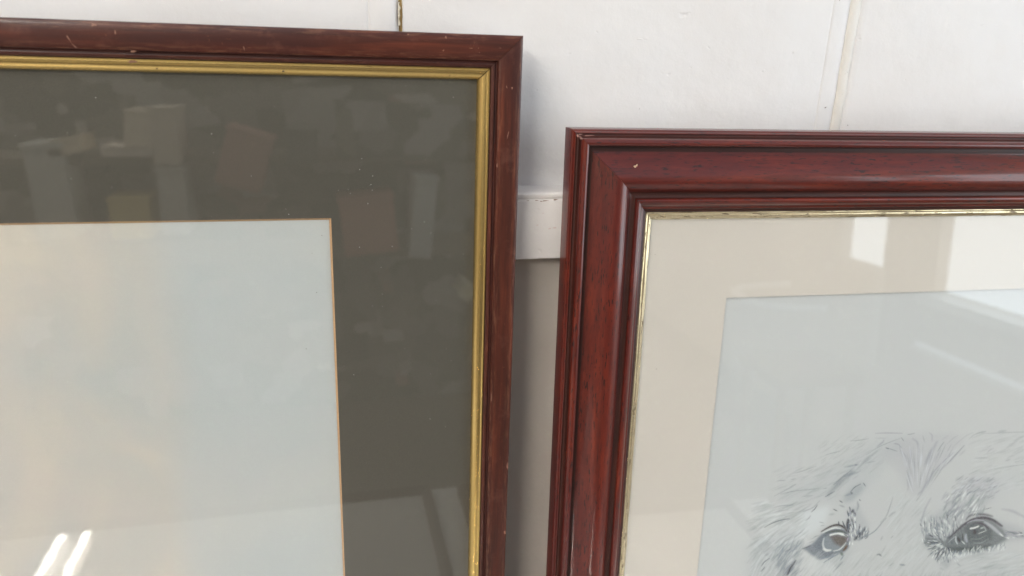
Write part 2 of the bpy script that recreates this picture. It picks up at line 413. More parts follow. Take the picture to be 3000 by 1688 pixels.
# ---- left frame: plain worn moulding with gilt slip
FL = [(0.999884, 0.011701, -0.009726), (0.009283, 0.037262, 0.999262), (0.012055, -0.999237, 0.037149)]
OL = Vector((0.089797, -0.0335, 1.188022)); WL, HL, TH = 0.50, 0.585, 0.0145
OLb = OL - Vector(FL[2]) * TH
left = link('picture_frame', None, label='left brown wooden picture frame with gilt slip, dark olive mount and pale print', category='picture frame')
left.empty_display_size = 0.05
place(left, FL, OLb, WL, HL, 'right')
f = TH
profL = [(0.0, 0.0), (0.0, f - 0.0016), (0.0003, f - 0.0005), (0.0011, f), (0.004, f + 0.0003), (0.008, f + 0.0002), (0.0117, f - 0.0002), (0.0123, f - 0.0007),
         (0.0127, f - 0.0021), (0.0133, f - 0.0025), (0.0141, f - 0.0021), (0.0152, f - 0.0023), (0.0158, f - 0.0028), (0.0161, f - 0.0040), (0.0162, f - 0.008), (0.0162, 0.0), (0.0, 0.0)]
profL = catmull(profL[:2], 3) [:-1] + catmull(profL[1:14], 5, sharp=(0,)) + profL[14:]
goldL = [(0.0160, f - 0.0062), (0.0160, f - 0.0040), (0.0163, f - 0.0029), (0.0167, f - 0.0029), (0.0171, f - 0.0034), (0.0176, f - 0.0036), (0.0182, f - 0.0035), (0.0195, f - 0.0039), (0.0208, f - 0.0048), (0.0217, f - 0.0061), (0.0221, f - 0.0076), (0.0221, f - 0.0082), (0.0160, f - 0.0082)]
goldL = catmull(goldL[:12], 4, sharp=(0,)) + [goldL[-1]]
for nm, L, mw in rail_frames(WL, HL):
    r = link('frame_rail', rail_mesh('frame_rail', profL, L, [M['brown'], M['recess']], lambda t: 1 if 0.0124 < t < 0.0142 or t > 0.0157 else 0, 0.00006, 60, 0.00008), None, left, mw)
    link('gold_slip', rail_mesh('gold_slip', goldL, L, [M['gold']], None, 0.00028, 60, 0.00006), None, left, mw)
gw = f - 0.0080
sheet('glass_pane', 0.017, WL - 0.017, 0.017, HL - 0.017, gw, M['glass'], left)
mount(left, WL, HL, 0.017, (0.097, WL - 0.0972, 0.110, HL - 0.0931), gw - 0.0006, M['olive'], M['tan'], 0.0011, 0.0012)
sheet('cloud_print', 0.08, WL - 0.08, 0.09, HL - 0.08, gw - 0.0019, M['sky'], left)
sheet('backing_board', 0.012, WL - 0.012, 0.012, HL - 0.012, 0.0005, M['kraft'], left, 0.0)

def Lf(wv, dx=0.0): return Matrix(((1, 0, 0, WL), (0, 0, -1, -(TH + wv)), (0, 1, 0, HL), (0, 0, 0, 1)))
dustL = [(-152.1,-50.3),(-76.0,-78.5),(-77.0,-76.0),(-88.1,-78.2),(-87.1,-80.2),(-78.3,-85.6),(-93.1,-78.5),(-75.5,-71.2),(-83.2,-108.8),(-72.2,-120.2),(-66.1,-108.8),(-27.8,-114.2),(-42.5,-140.1),(-71.9,-142.4),(-49.0,-95.8),(-55.7,-99.5),(-45.5,-102.0),(-201.7,-34.0),(-135.2,-71.0),(-71.8,-135.3),(-88.2,-181.7),(-45.9,-212.3),(-36.9,-218.1),(-34.1,-31.0),(-80.8,-62.3),(-82.0,-67.9),(-76.5,-75.6),(-119.4,-87.8),(-118.2,-90.6),(-48.4,-62.8)]
vs, fs = [], []
allp = [(a / 1000, b / 1000, 0.00016 * random.uniform(0.6, 1.35)) for a, b in dustL]
allp += [(random.uniform(-0.25, -0.024), random.uniform(-0.30, -0.024), random.uniform(0.00005, 0.00012)) for _ in range(70)]
for (a, b, r) in allp:
    i0 = len(vs)
    for k in range(6): vs.append((WL + a + r * math.cos(k * 1.047), -(gw + 0.00004), HL + b + r * math.sin(k * 1.047)))
    vs.append((WL + a, -(gw + 0.0002), HL + b))
    for k in range(6): fs.append((i0 + k, i0 + (k + 1) % 6, i0 + 6))
link('dust_specks', mesh('dust_specks', vs, fs), M['dust'], left, kind='stuff')
blob('speck', [(-0.1022, -0.1021, .00022, .0002, 0), (-0.1061, -0.1330, .0002, .0003, 0), (-0.1130, -0.1648, .0003, .0002, 0), (-.1076, -.1115, .00015, .00015, 0)], M['mark'], left, 0.0002, Lf(-0.0079))
blob('scratch', [(-.2075, -.0080, .0016, .00025, -1.1), (-.2055, -.0112, .0014, .0002, -0.8), (-.1965, -.0019, .0011, .0006, 0), (-.1881, -.0048, .0003, .0009, 0), (-.1336, -.0100, .0002, .0010, 0.2),
                 (-.0576, -.0013, .0005, .0003, 0.3), (-.0392, -.0020, .0004, .0006, 0.2), (-.0404, -.0082, .0005, .0003, 0.7), (-.0230, -.0066, .0002, .0002, 0), (-.0225, -.0086, .0002, .0002, 0), (-.0266, -.0067, .0009, .00013, 0),
                 (-.0120, -.0062, .0007, .0001, 0), (-.0081, -.0249, .0002, .0007, 0.3), (-.0053, -.0254, .0004, .0006, 0.1), (-.0120, -.0646, .0003, .0011, 0), (-.0067, -.0488, .0002, .002, -0.2)], M['rub'], left, 0.00006, Lf(0.00034))
blob('scratch', [(-.0009, -.2427, .0005, .0022, 0), (-.0118, -.1974, .0002, .003, 0), (-.0012, -.2884, .0007, .0010, 0)], M['rub'], left, 0.0001, Lf(0.00012))
blob('chip', [(-.1816, -.0128, .0013, .0005, 0.1)], M['putty'], left, 0.0004, Lf(0.0001))
blob('chip', [(-.1832, -.0172, .0019, .0008, 0.05)], M['putty'], left, 0.0007, Lf(-0.0034))
blob('chip', [(-.1742, -.0180, .0002, .0009, 0.4), (-.1732, -.0202, .0006, .00025, -0.5), (-.1168, -.0199, .0006, .0006, 0), (-.0749, -.0190, .0005, .0003, 0), (-.0355, -.0182, .0001, .0012, -0.45), (-.0364, -.0200, .0001, .0008, -0.4),
              (-.0176, -.0442, .0002, .0010, 0), (-.0176, -.0503, .0002, .0014, 0), (-.0183, -.0618, .0004, .0009, 0)], M['mark'], left, 0.0004, Lf(-0.0042))

# ---- right frame: deep stepped mahogany moulding
FR = [(0.999679, -0.024463, -0.006608), (0.008182, 0.064814, 0.997864), (-0.023983, -0.997597, 0.064993)]
OR = Vector((0.117025, -0.0225, 1.141498)); WR, HR = 0.48, 0.54
right = link('picture_frame', None, label='right glossy red mahogany picture frame with cream mount and dog drawing', category='picture frame')
right.empty_display_size = 0.05
place(right, FR, OR, WR, HR, 'left')
cm = 0.01
P = [(0, 0), (0, 1.22), (0.03, 1.30), (0.09, 1.34),                       # outer side
     (0.15, 1.47), (0.19, 1.50), (0.25, 1.47), (0.34, 1.50), (0.39, 1.66), (0.41, 1.86),   # dark cove
     (0.45, 2.0), (0.54, 2.09), (0.65, 2.12), (0.75, 2.07), (0.80, 1.98),    # outer bead
     (0.81, 1.60), (0.86, 1.50),                                          # drop
     (0.95, 1.48), (1.10, 1.51), (1.30, 1.59), (1.55, 1.74), (1.80, 1.93), (2.05, 2.10), (2.30, 2.21), (2.52, 2.25), (2.75, 2.22), (2.96, 2.11), (3.12, 1.94), (3.23, 1.78),
     (3.29, 1.68), (3.38, 1.62), (3.52, 1.61), (3.62, 1.66),                # groove
     (3.65, 1.76), (3.72, 1.83), (3.84, 1.82), (3.98, 1.72), (4.06, 1.58), (4.09, 1.42),
     (4.16, 1.36), (4.26, 1.33), (4.31, 1.22), (4.38, 1.17), (4.46, 1.14), (4.50, 1.02), (4.50, 0.7), (4.50, 0.0), (0, 0)]
P = [(a * cm, b * cm) for a, b in P]
profR = [P[0]] + catmull(P[1:46], 5, sharp=(0, 14, 15, 28, 37, 44)) + P[46:]
def recess_zone(t):
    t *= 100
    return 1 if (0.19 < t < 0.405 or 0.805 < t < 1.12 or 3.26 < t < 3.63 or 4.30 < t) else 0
G = [(4.48, 0.90), (4.48, 1.03), (4.53, 1.09), (4.60, 1.08), (4.66, 1.02), (4.72, 1.03), (4.82, 0.99), (4.92, 0.89), (4.97, 0.79), (4.98, 0.74), (4.48, 0.74)]
goldR = catmull([(a * cm, b * cm) for a, b in G[:10]], 4, sharp=(0,)) + [(0.0448, 0.0074)]
for nm, L, mw in rail_frames(WR, HR):
    link('frame_rail', rail_mesh('frame_rail', profR, L, [M['red'], M['recess']], recess_zone, 0.00009, 40, 0.00005), None, right, mw)
    link('gold_slip', rail_mesh('gold_slip', goldR, L, [M['champagne']], None, 0.00012, 160, 0.00022), None, right, mw)
gr = 0.0075
sheet('glass_pane', 0.046, WR - 0.046, 0.046, HR - 0.046, gr, M['glass'], right)
mount(right, WR, HR, 0.046, (0.1002, WR - 0.100, 0.115, HR - 0.0972), gr - 0.0003, M['cream'], M['brownline'], 0.0004, 0.0013)
sheet('backing_board', 0.03, WR - 0.03, 0.03, HR - 0.03, 0.0005, M['kraft'], right)
def Rf(wv): return Matrix(((1, 0, 0, 0), (0, 0, -1, -wv), (0, 1, 0, HR), (0, 0, 0, 1)))
blob('chip', [(.0337, -.0186, .0010, .0006, 0.2), (.0345, -.0178, .0005, .0004, 0.8)], M['bare'], right, 0.0004, Rf(0.0202))
blob('speck', [(.0537, -.0700, .0002, .0002, 0), (.060, -.140, .0002, .0003, 0)], M['mark'], right, 0.0002, Rf(gr + 0.0001))

# ------------------------------------------------------------------ the dog drawing (flat artwork on its sheet)
# drawing strokes are noted in the working units of the artwork tracing; TR takes them to millimetres on the sheet
TR = np.array([[0.15858212471110522, 0.00724483082277483, -266.9450611891861],
               [0.0017514112325715133, -0.1511112518974091, 53.795829083550345],
               [-6.926840946573485e-05, -0.0001035491091583496, 1.0]])
CELL = 0.32                                   # mm per cell
U0, U1, V0, V1 = 100.0, WR * 1000 - 100.0, -HR * 1000 + 115.0, -97.2
nU, nV = int((U1 - U0) / CELL), int((V1 - V0) / CELL)
vis_rows = int(245 / CELL)                    # the artwork fills the upper part of the sheet
ART = np.zeros((vis_rows, nU, 3)); ART[:] = (0.548, 0.572, 0.580)
def to_cell(p):
    p = np.asarray(p, float); q = np.c_[p, np.ones(len(p))] @ TR.T; q = q[:, :2] / q[:, 2:]
    return np.c_[(q[:, 0] - U0) / CELL, (V1 - q[:, 1]) / CELL]
KK = 1 / 2.0                                   # tracing unit (px) to cells, about
def dab(cx, cy, r, colr, a):
    R_ = int(r * 2.2) + 1; x0, x1 = max(0, int(cx) - R_), min(nU, int(cx) + R_ + 2); y0, y1 = max(0, int(cy) - R_), min(vis_rows, int(cy) + R_ + 2)
    if x0 >= x1 or y0 >= y1: return
    yy, xx = np.mgrid[y0:y1, x0:x1]
    g = a * np.exp(-((xx - cx) ** 2 + (yy - cy) ** 2) / (r * r))
    g = g[..., None]; ART[y0:y1, x0:x1] = ART[y0:y1, x0:x1] * (1 - g) + np.array(colr) * g
def stroke(pts, wd, colr, a, taper=True):
    """brush or pencil stroke; wd is the full width in tracing units"""
    c = to_cell(pts)
    seg = np.hypot(*np.diff(c, axis=0).T); L = seg.sum()
    if L < 0.1: return
    r = max(0.72, wd * KK * 0.55); step = max(0.45, r * 0.45); n = max(2, int(L / step))
    cum = np.r_[0, np.cumsum(seg)] / L; t = np.linspace(0, 1, n)
    xs, ys = np.interp(t, cum, c[:, 0]), np.interp(t, cum, c[:, 1])
    if len(pts) > 2:
        k = max(1, n // 7); ker = np.ones(2 * k + 1) / (2 * k + 1)
        xs = np.convolve(np.pad(xs, k, 'edge'), ker, 'valid'); ys = np.convolve(np.pad(ys, k, 'edge'), ker, 'valid')
    aa = 1 - (1 - min(0.97, a * 1.65)) ** (step / (1.77 * r) * 1.5)
    for i in range(n):
        f_ = math.sin(math.pi * (0.08 + 0.84 * t[i])) ** 0.6 if taper else 1.0
        dab(xs[i], ys[i], r * (0.45 + 0.55 * f_) if taper else r, colr, aa * (f_ if taper else 1))
def fill(poly, colr, a, soft=4):
    c = to_cell(poly); x0, y0 = np.floor(c.min(0) - soft * 3).astype(int); x1, y1 = np.ceil(c.max(0) + soft * 3).astype(int)
    x0, y0, x1, y1 = max(x0, 0), max(y0, 0), min(x1, nU), min(y1, vis_rows)
    if x0 >= x1 or y0 >= y1: return
    yy, xx = np.mgrid[y0:y1, x0:x1]; ins = np.zeros(xx.shape, bool); j = len(c) - 1
    for i in range(len(c)):
        xi, yi = c[i]; xj, yj = c[j]
        k = ((yi > yy) != (yj > yy)) & (xx < (xj - xi) * (yy - yi) / (yj - yi + 1e-9) + xi); ins ^= k; j = i
    g = ins.astype(float)
    for _ in range(3):
        ker = np.ones(2 * int(soft / 1.5) + 1); ker /= len(ker)
        g = np.apply_along_axis(lambda m_: np.convolve(m_, ker, 'same'), 0, g); g = np.apply_along_axis(lambda m_: np.convolve(m_, ker, 'same'), 1, g)
    g = (g * a)[..., None]; ART[y0:y1, x0:x1] = ART[y0:y1, x0:x1] * (1 - g) + np.array(colr) * g
OFF = {1: (2200, 1220), 2: (2600, 1220), 3: (2200, 1448), 4: (2600, 1448)}
def Q(n, pts): return [(OFF[n][0] + x / 6.0375, OFF[n][1] + y / 6.0375) for x, y in pts]
def S_(n, pts, wd, c, a, **k): stroke(Q(n, pts), wd / 6.0375, c, a, **k)
GR, DG, SL, LV, BL, BR, HI, OLV = (0.23, 0.26, 0.29), (0.09, 0.10, 0.12), (0.20, 0.24, 0.29), (0.35, 0.36, 0.41), (0.05, 0.055, 0.07), (0.17, 0.11, 0.07), (0.80, 0.84, 0.82), (0.28, 0.33, 0.33)
rr = random.Random(5)
def hatch(n, x0, x1, y0, y1, ang, L, wd, cols, a, count, bend=0.25, mask=None):
    for _ in range(int(count * 1.7)):
        x, y = rr.uniform(x0, x1), rr.uniform(y0, y1)
        if mask and not mask(x, y): continue
        an = (ang(x, y) if callable(ang) else ang) + rr.gauss(0, 0.12); l = L * rr.uniform(0.5, 1.4); b = bend * rr.gauss(0, 0.5)
        pts = []
        for k in range(4):
            t = k / 3; aa_ = math.radians(an * 57.3) + b * (t - 0.5)
            pts.append((x + l * (t - 0.5) * math.cos(aa_), y - l * (t - 0.5) * math.sin(aa_)))
        S_(n, pts, wd * rr.uniform(0.7, 2.6), rr.choice(cols), a * 0.85 * rr.uniform(0.5, 1.3))
# soft modelling of the head
fill(Q(1, [(300, 1500), (900, 1200), (1700, 700), (2300, 380), (2700, 300), (2400, 900), (1800, 1500)]), (0.45, 0.49, 0.51), 0.35, 14)
fill(Q(2, [(-150, 650), (200, 380), (700, 280), (1250, 330), (1350, 450), (950, 900), (560, 1450), (350, 1330), (200, 1000)]), LV, 0.20, 10)
fill(Q(2, [(100, 480), (420, 360), (560, 700), (450, 1200), (330, 900)]), LV, 0.14, 8)
fill(Q(2, [(1300, 1150), (1560, 1050), (1950, 1120), (1900, 1400), (1300, 1500)]), LV, 0.30, 12)
fill(Q(2, [(2100, 850), (2900, 600), (2900, 1400), (1900, 1300)]), (0.47, 0.52, 0.54), 0.18, 14)
fill(Q(3, [(900, 300), (1400, 200), (1300, 520), (1100, 700), (800, 800)]), (0.70, 0.75, 0.78), 0.5, 10)
fill(Q(3, [(-50, 900), (700, 500), (850, 900), (400, 1500), (-100, 1500)]), (0.42, 0.46, 0.49), 0.38, 14)
fill(Q(4, [(620, 480), (1000, 250), (1500, 50), (1900, 60), (1600, 300), (1300, 560), (1000, 800), (680, 860)]), (0.34, 0.37, 0.40), 0.40, 9)
fill(Q(4, [(1900, 450), (2450, 620), (2450, 800), (2050, 850)]), (0.34, 0.36, 0.40), 0.42, 8)
fill(Q(3, [(1700, 250), (1900, 200), (2100, 560), (1900, 840), (1720, 760)]), (0.36, 0.39, 0.43), 0.38, 7)
fill(Q(3, [(1150, 1150), (1650, 1050), (1850, 950), (1650, 1250), (1300, 1300)]), (0.40, 0.44, 0.46), 0.3, 8)
# forehead hatching and wisps
S_(1, [(1330, 1430), (1500, 1230), (1680, 1080), (1850, 960)], 120, GR, 0.30); S_(1, [(1640, 1060), (1900, 985)], 60, GR, 0.3)
S_(1, [(1850, 960), (2050, 760), (2250, 590)], 60, GR, 0.22); S_(1, [(1450, 1220), (1620, 1070), (1790, 940)], 40, GR, 0.45)
S_(1, [(1650, 900), (1900, 850)], 50, GR, 0.3); S_(1, [(1840, 855), (1880, 860)], 34, DG, 0.4); S_(1, [(2020, 830), (2200, 790)], 30, GR, 0.25)
S_(1, [(1300, 1430), (1400, 1370), (1490, 1320)], 22, DG, 0.4)
fill(Q(1, [(1600, 1500), (1760, 1300), (1930, 1180), (2030, 1230), (1900, 1400), (1750, 1520)]), SL, 0.38, 8)
S_(1, [(1750, 1350), (1830, 1250), (1950, 1190)], 22, DG, 0.45); S_(1, [(1980, 1170), (2030, 1240)], 20, DG, 0.4); S_(1, [(1770, 1340), (1790, 1370)], 40, DG, 0.5)
for q in ([(700, 1120), (800, 1100)], [(680, 1255), (740, 1220), (810, 1190)], [(390, 1420), (640, 1290), (810, 1200)], [(900, 1415), (1100, 1400)], [(1270, 1280), (1350, 1265)], [(1300, 690), (1430, 650), (1590, 610)],
          [(730, 1010), (880, 980), (1170, 870)], [(1740, 435), (1900, 425), (2100, 390)], [(470, 1140), (620, 1130)], [(500, 1380), (700, 1330), (1000, 1290)], [(930, 1310), (1200, 1270)]): S_(1, q, 16, GR, 0.38)
hatch(1, 400, 1500, 900, 1450, lambda x, y: 0.45, 260, 14, [GR, OLV], 0.09, 60)
hatch(1, 1200, 2300, 350, 1000, lambda x, y: 0.62, 220, 16, [GR, OLV], 0.09, 60)
hatch(1, 1300, 2200, 750, 1400, lambda x, y: 0.75, 160, 14, [GR, LV], 0.20, 80, mask=lambda x, y: abs(y - (1430 - (x - 1330) * 0.9)) < 120)
S_(1, [(2180, 300), (2420, 292), (2700, 300)], 22, LV, 0.5); S_(1, [(2180, 385), (2420, 385)], 16, LV, 0.3); S_(1, [(2220, 540), (2330, 460), (2360, 400)], 40, LV, 0.45); S_(1, [(2380, 555), (2440, 575)], 18, DG, 0.6)
# fan of creases on the brow
for q, wd, a in (([(690, 860), (770, 640), (890, 420)], 85, .36), ([(640, 880), (780, 560)], 50, .3), ([(740, 1090), (830, 960), (1000, 780), (1200, 620)], 26, .55), ([(560, 1430), (650, 1250), (740, 1100), (830, 950)], 70, .36),
                 ([(900, 980), (1100, 800), (1240, 650), (1380, 490)], 44, .36), ([(1040, 850), (1200, 680), (1370, 500)], 12, .55), ([(880, 630), (940, 530), (1010, 440)], 14, .75), ([(830, 800), (900, 660), (950, 560)], 46, .3),
                 ([(400, 560), (410, 700), (395, 850)], 46, .3), ([(250, 600), (330, 720), (325, 830)], 30, .3), ([(430, 380), (530, 450), (560, 650)], 46, .32), ([(730, 280), (790, 330), (790, 460)], 30, .35), ([(200, 500), (250, 560)], 14, .75),
                 ([(110, 480), (170, 488), (210, 500)], 22, .6), ([(0, 560), (60, 580), (180, 620)], 20, .42), ([(240, 370), (290, 440)], 14, .55), ([(345, 320), (400, 318), (490, 295)], 14, .5), ([(-400, 700), (-200, 560), (0, 470), (250, 380)], 18, .35),
                 ([(340, 1100), (370, 1250), (350, 1320)], 30, .32), ([(760, 1070), (700, 1180), (600, 1330)], 60, .24), ([(530, 1400), (560, 1350), (600, 1320)], 26, .42), ([(1260, 700), (1380, 590)], 60, .22), ([(960, 420), (1080, 330)], 30, .22),
                 ([(1040, 500), (1180, 370), (1260, 330)], 20, .2), ([(1130, 560), (1400, 330), (1540, 280)], 16, .22), ([(620, 330), (660, 470)], 20, .25)): S_(2, q, wd, LV if wd > 20 else GR, a)
for _ in range(90):
    t = rr.uniform(0, 1); tx = 150 + 1150 * t; ty = 420 - 120 * math.sin(math.pi * t) + rr.uniform(-30, 60); s = rr.uniform(0.05, 0.6); e = s + rr.uniform(0.12, 0.35)
    bx, by = 480 + 120 * t, 1480; f2 = lambda s_: (tx + (bx - tx) * s_, ty + (by - ty) * s_)
    S_(2, [f2(s), f2(e)], rr.uniform(8, 22), rr.choice([LV, GR, (0.66, 0.70, 0.75)]), rr.uniform(0.10, 0.3))
for q, wd, a in (([(1560, 310), (1660, 280), (1750, 265)], 36, .30), ([(1950, 270), (2110, 255)], 60, .2), ([(1430, 410), (1520, 330), (1620, 290)], 14, .3), ([(1760, 650), (1800, 600), (1880, 560)], 30, .22), ([(1750, 560), (1840, 510)], 12, .3),
                 ([(2100, 560), (2300, 430)], 60, .15), ([(2080, 790), (2180, 755)], 34, .25), ([(2250, 810), (2330, 790), (2400, 765)], 22, .32), ([(1600, 1000), (1850, 930), (2200, 880), (2600, 820)], 30, .18), ([(1620, 310), (2000, 290), (2600, 270)], 26, .2),
                 ([(1380, 1290), (1480, 1200)], 26, .38), ([(1480, 1345), (1560, 1310), (1640, 1260)], 30, .55), ([(1560, 1150), (1610, 1128)], 14, .5), ([(1370, 1410), (1480, 1330)], 30, .42), ([(1160, 1440), (1300, 1380)], 36, .4), ([(1420, 1180), (1530, 1090)], 60, .25), ([(1780, 1280), (1930, 1230)], 20, .25)): S_(2, q, wd, GR, a)
hatch(2, 1150, 1950, 1080, 1450, 0.62, 130, 14, [LV, GR, (0.62, 0.66, 0.70)], 0.3, 90)
hatch(2, 1500, 2900, 300, 1300, 0.35, 220, 20, [OLV, GR, (0.66, 0.70, 0.72)], 0.11, 110)
# cheek fur on the left
def fl(x, y): return 0.32 + 0.75 * max(0, min(1, (y - 300) / 1100)) + 0.18 * max(0, min(1, (x - 500) / 500))
hatch(3, 30, 950, 150, 1440, fl, 300, 18, [GR, OLV, (0.68, 0.73, 0.75)], 0.13, 300, mask=lambda x, y: x + y * 0.15 > 120 and x < 1250 - 0.55 * y + 200)
hatch(3, 450, 900, 850, 1440, 0.95, 230, 16, [SL, GR], 0.22, 90)
for q, wd, a in (([(220, 600), (350, 520), (540, 450), (700, 432)], 20, .55), ([(370, 245), (550, 200), (760, 190)], 16, .36), ([(270, 370), (450, 305), (680, 270)], 18, .3), ([(900, 320), (1100, 240), (1230, 100)], 22, .34), ([(1060, 320), (1130, 260), (1180, 180)], 18, .6),
                 ([(960, 470), (1020, 430), (1060, 370)], 24, .36), ([(760, 770), (850, 700), (960, 600)], 26, .3), ([(640, 1440), (680, 1340), (740, 1240), (800, 1160)], 52, .6), ([(600, 1015), (660, 990), (720, 960)], 14, .55),
                 ([(560, 1130), (700, 960), (860, 810)], 60, .26), ([(180, 1280), (230, 1200), (330, 1130)], 24, .5), ([(170, 1370), (220, 1320), (250, 1280)], 22, .5), ([(250, 1090), (310, 1050)], 50, .25), ([(600, 1110), (700, 1010), (830, 960)], 20, .42),
                 ([(640, 1200), (720, 1100), (820, 1000)], 18, .42), ([(400, 890), (500, 800), (700, 700)], 36, .22), ([(1440, 1390), (1530, 1290), (1630, 1190)], 36, .45), ([(900, 1410), (960, 1330), (1030, 1250)], 40, .2), ([(560, 1360), (610, 1280)], 20, .4),
                 ([(1880, 840), (2000, 760), (2130, 700), (2250, 600), (2310, 500), (2420, 400)], 26, .48), ([(2270, 520), (2400, 390), (2480, 150), (2520, 20)], 22, .36), ([(2290, 820), (2330, 740)], 40, .25), ([(2220, 1075), (2270, 1060), (2310, 1100)], 34, .5), ([(2280, 1100), (2390, 900)], 20, .22),
                 ([(1650, 30), (1800, -20)], 60, .3), ([(1380, 360), (1480, 350)], 60, .2), ([(1450, 260), (1530, 300)], 22, .5), ([(1560, 110), (1620, 150)], 22, .5), ([(1560, 190), (1660, 230)], 40, .3), ([(1880, 120), (1900, 220), (1870, 300)], 50, .32), ([(1915, 90), (1940, 120)], 16, .6)): S_(3, q, wd, GR if a < 0.5 else DG, a)
# left eye of the drawing
fill(Q(3, [(905, 970), (1100, 860), (1250, 700), (1380, 620), (1540, 585), (1700, 640), (1750, 730), (1760, 860), (1720, 960), (1640, 1030), (1500, 1060), (1350, 1130), (1200, 1160), (1060, 1070), (975, 1000)]), (0.135, 0.165, 0.205), 0.85, 3)
fill(Q(3, [(1280, 760), (1480, 700), (1700, 740), (1700, 900), (1560, 1010), (1400, 1020), (1280, 930)]), (0.27, 0.31, 0.34), 0.9, 2)
fill(Q(3, [(1370, 745), (1530, 715), (1710, 760), (1700, 850), (1590, 930), (1480, 870), (1430, 790)]), (0.15, 0.12, 0.10), 0.8, 3)
S_(3, [(1220, 675), (1340, 600), (1440, 550), (1560, 535), (1660, 590), (1710, 680)], 44, (0.07, 0.06, 0.06), .85); S_(3, [(1250, 690), (1350, 640), (1470, 592), (1600, 608)], 24, HI, .85)
S_(3, [(1300, 700), (1450, 650), (1600, 650), (1700, 700)], 40, (0.12, 0.14, 0.13), .75)
S_(3, [(1385, 725), (1480, 700), (1560, 690), (1640, 710), (1715, 745)], 34, HI, .9, taper=False); S_(3, [(1540, 690), (1660, 725)], 40, HI, .6)
S_(3, [(1295, 765), (1268, 860), (1280, 950), (1340, 995), (1420, 985)], 34, (0.60, 0.64, 0.65), .6); S_(3, [(1270, 960), (1340, 1000), (1420, 990)], 50, (0.72, 0.75, 0.74), .7)
S_(3, [(1440, 1010), (1560, 985), (1640, 910), (1690, 840)], 18, HI, .7); S_(3, [(1700, 900), (1660, 970), (1630, 1000)], 55, BR, .75); S_(3, [(1720, 760), (1700, 830)], 26, (0.45, 0.40, 0.50), .6)
S_(3, [(900, 972), (1000, 930), (1060, 905)], 20, DG, .7); S_(3, [(1590, 1030), (1620, 1080)], 60, (0.16, 0.20, 0.19), .6)
S_(3, [(1270, 1220), (1390, 1140), (1560, 1050)], 26, SL, .6); S_(3, [(1200, 1150), (1320, 1120), (1480, 1080)], 40, SL, .45); S_(3, [(1580, 1170), (1640, 1080)], 34, SL, .5); S_(3, [(1750, 830), (1740, 900)], 26, HI, .7); S_(3, [(1790, 850), (1800, 900)], 18, HI, .6)
S_(3, [(1740, 220), (1760, 290), (1745, 360)], 26, DG, .7); S_(3, [(1700, 290), (1730, 400)], 22, DG, .6); S_(3, [(1715, 430), (1698, 520), (1720, 650), (1740, 700)], 48, BL, .85); S_(3, [(1545, 480), (1560, 560)], 26, DG, .75); S_(3, [(1615, 470), (1650, 560), (1690, 600)], 26, DG, .75); S_(3, [(1640, 700), (1720, 760)], 30, DG, .5)
for _ in range(110):
    x, y = rr.uniform(1720, 1860), rr.uniform(330, 800); S_(3, [(x, y), (x + rr.uniform(-25, 15), y - rr.uniform(50, 110))], rr.uniform(10, 22), rr.choice([DG, DG, SL, LV, HI]), rr.uniform(.35, .75))
for _ in range(110):
    t = rr.uniform(0, 1); x, y = 1850 + 260 * t * rr.uniform(0.2, 1), 800 - 150 * t * rr.uniform(0, 1.2); S_(3, [(x, y), (x + rr.uniform(10, 60), y - rr.uniform(50, 120))], rr.uniform(9, 20), rr.choice([DG, DG, SL, GR, HI]), rr.uniform(.3, .7))
S_(3, [(1830, 810), (1880, 740)], 70, DG, .65); S_(3, [(1870, 820), (2000, 750), (2100, 650)], 40, GR, .4)
for x, y, dx, dy in ((1000, 870, 130, -50), (1060, 800, 120, -70), (1110, 750, 90, -20), (1200, 490, 90, 20), (1230, 560, 70, -10)): S_(3, [(x, y), (x + dx, y + dy)], 12, GR, .4)
# right eye of the drawing
for _ in range(260):
    x, y = rr.uniform(600, 1330), rr.uniform(380, 930)
    if y < 520 - (x - 600) * 0.35 or y > 950: continue
    lean = (x - 850) / 900; S_(4, [(x, y), (x + rr.uniform(0, 60) * lean - 10, y - rr.uniform(50, 110))], rr.uniform(10, 24), rr.choice([GR, GR, DG, LV, HI, OLV]), rr.uniform(.25, .6))
fill(Q(4, [(650, 720), (1000, 830), (1150, 700), (1340, 540), (1480, 440), (1680, 400), (1900, 480), (2060, 640), (2120, 800), (1900, 930), (1650, 1010), (1300, 1030), (1000, 1080), (760, 1000), (670, 890)]), (0.15, 0.175, 0.185), 0.85, 5)
S_(4, [(1060, 810), (1200, 660), (1330, 550), (1440, 460), (1600, 410), (1800, 410), (1950, 510), (2060, 590)], 60, (0.085, 0.08, 0.10), .6)
S_(4, [(1380, 480), (1420, 380), (1560, 350), (1750, 360), (1880, 400)], 60, (0.14, 0.14, 0.16), .5)
fill(Q(4, [(1350, 600), (1450, 510), (1680, 500), (1850, 620), (1850, 800), (1600, 900), (1420, 850)]), (0.125, 0.145, 0.155), .8, 3)
S_(4, [(1390, 520), (1490, 470), (1600, 450), (1720, 470)], 26, (0.42, 0.43, 0.47), .8); S_(4, [(1700, 480), (1830, 560), (1930, 650), (1990, 700), (2040, 745)], 62, (0.47, 0.49, 0.53), .85); S_(4, [(1980, 690), (2050, 750)], 20, HI, .6)
S_(4, [(1500, 520), (1620, 500), (1740, 560), (1800, 620)], 34, (0.10, 0.085, 0.11), .7)
S_(4, [(1530, 640), (1550, 700)], 80, (0.055, 0.045, 0.055), .85); S_(4, [(1460, 607), (1540, 596), (1612, 565)], 34, (0.85, 0.88, 0.86), .95, taper=False); S_(4, [(1640, 605), (1700, 590)], 30, (0.55, 0.62, 0.60), .8)
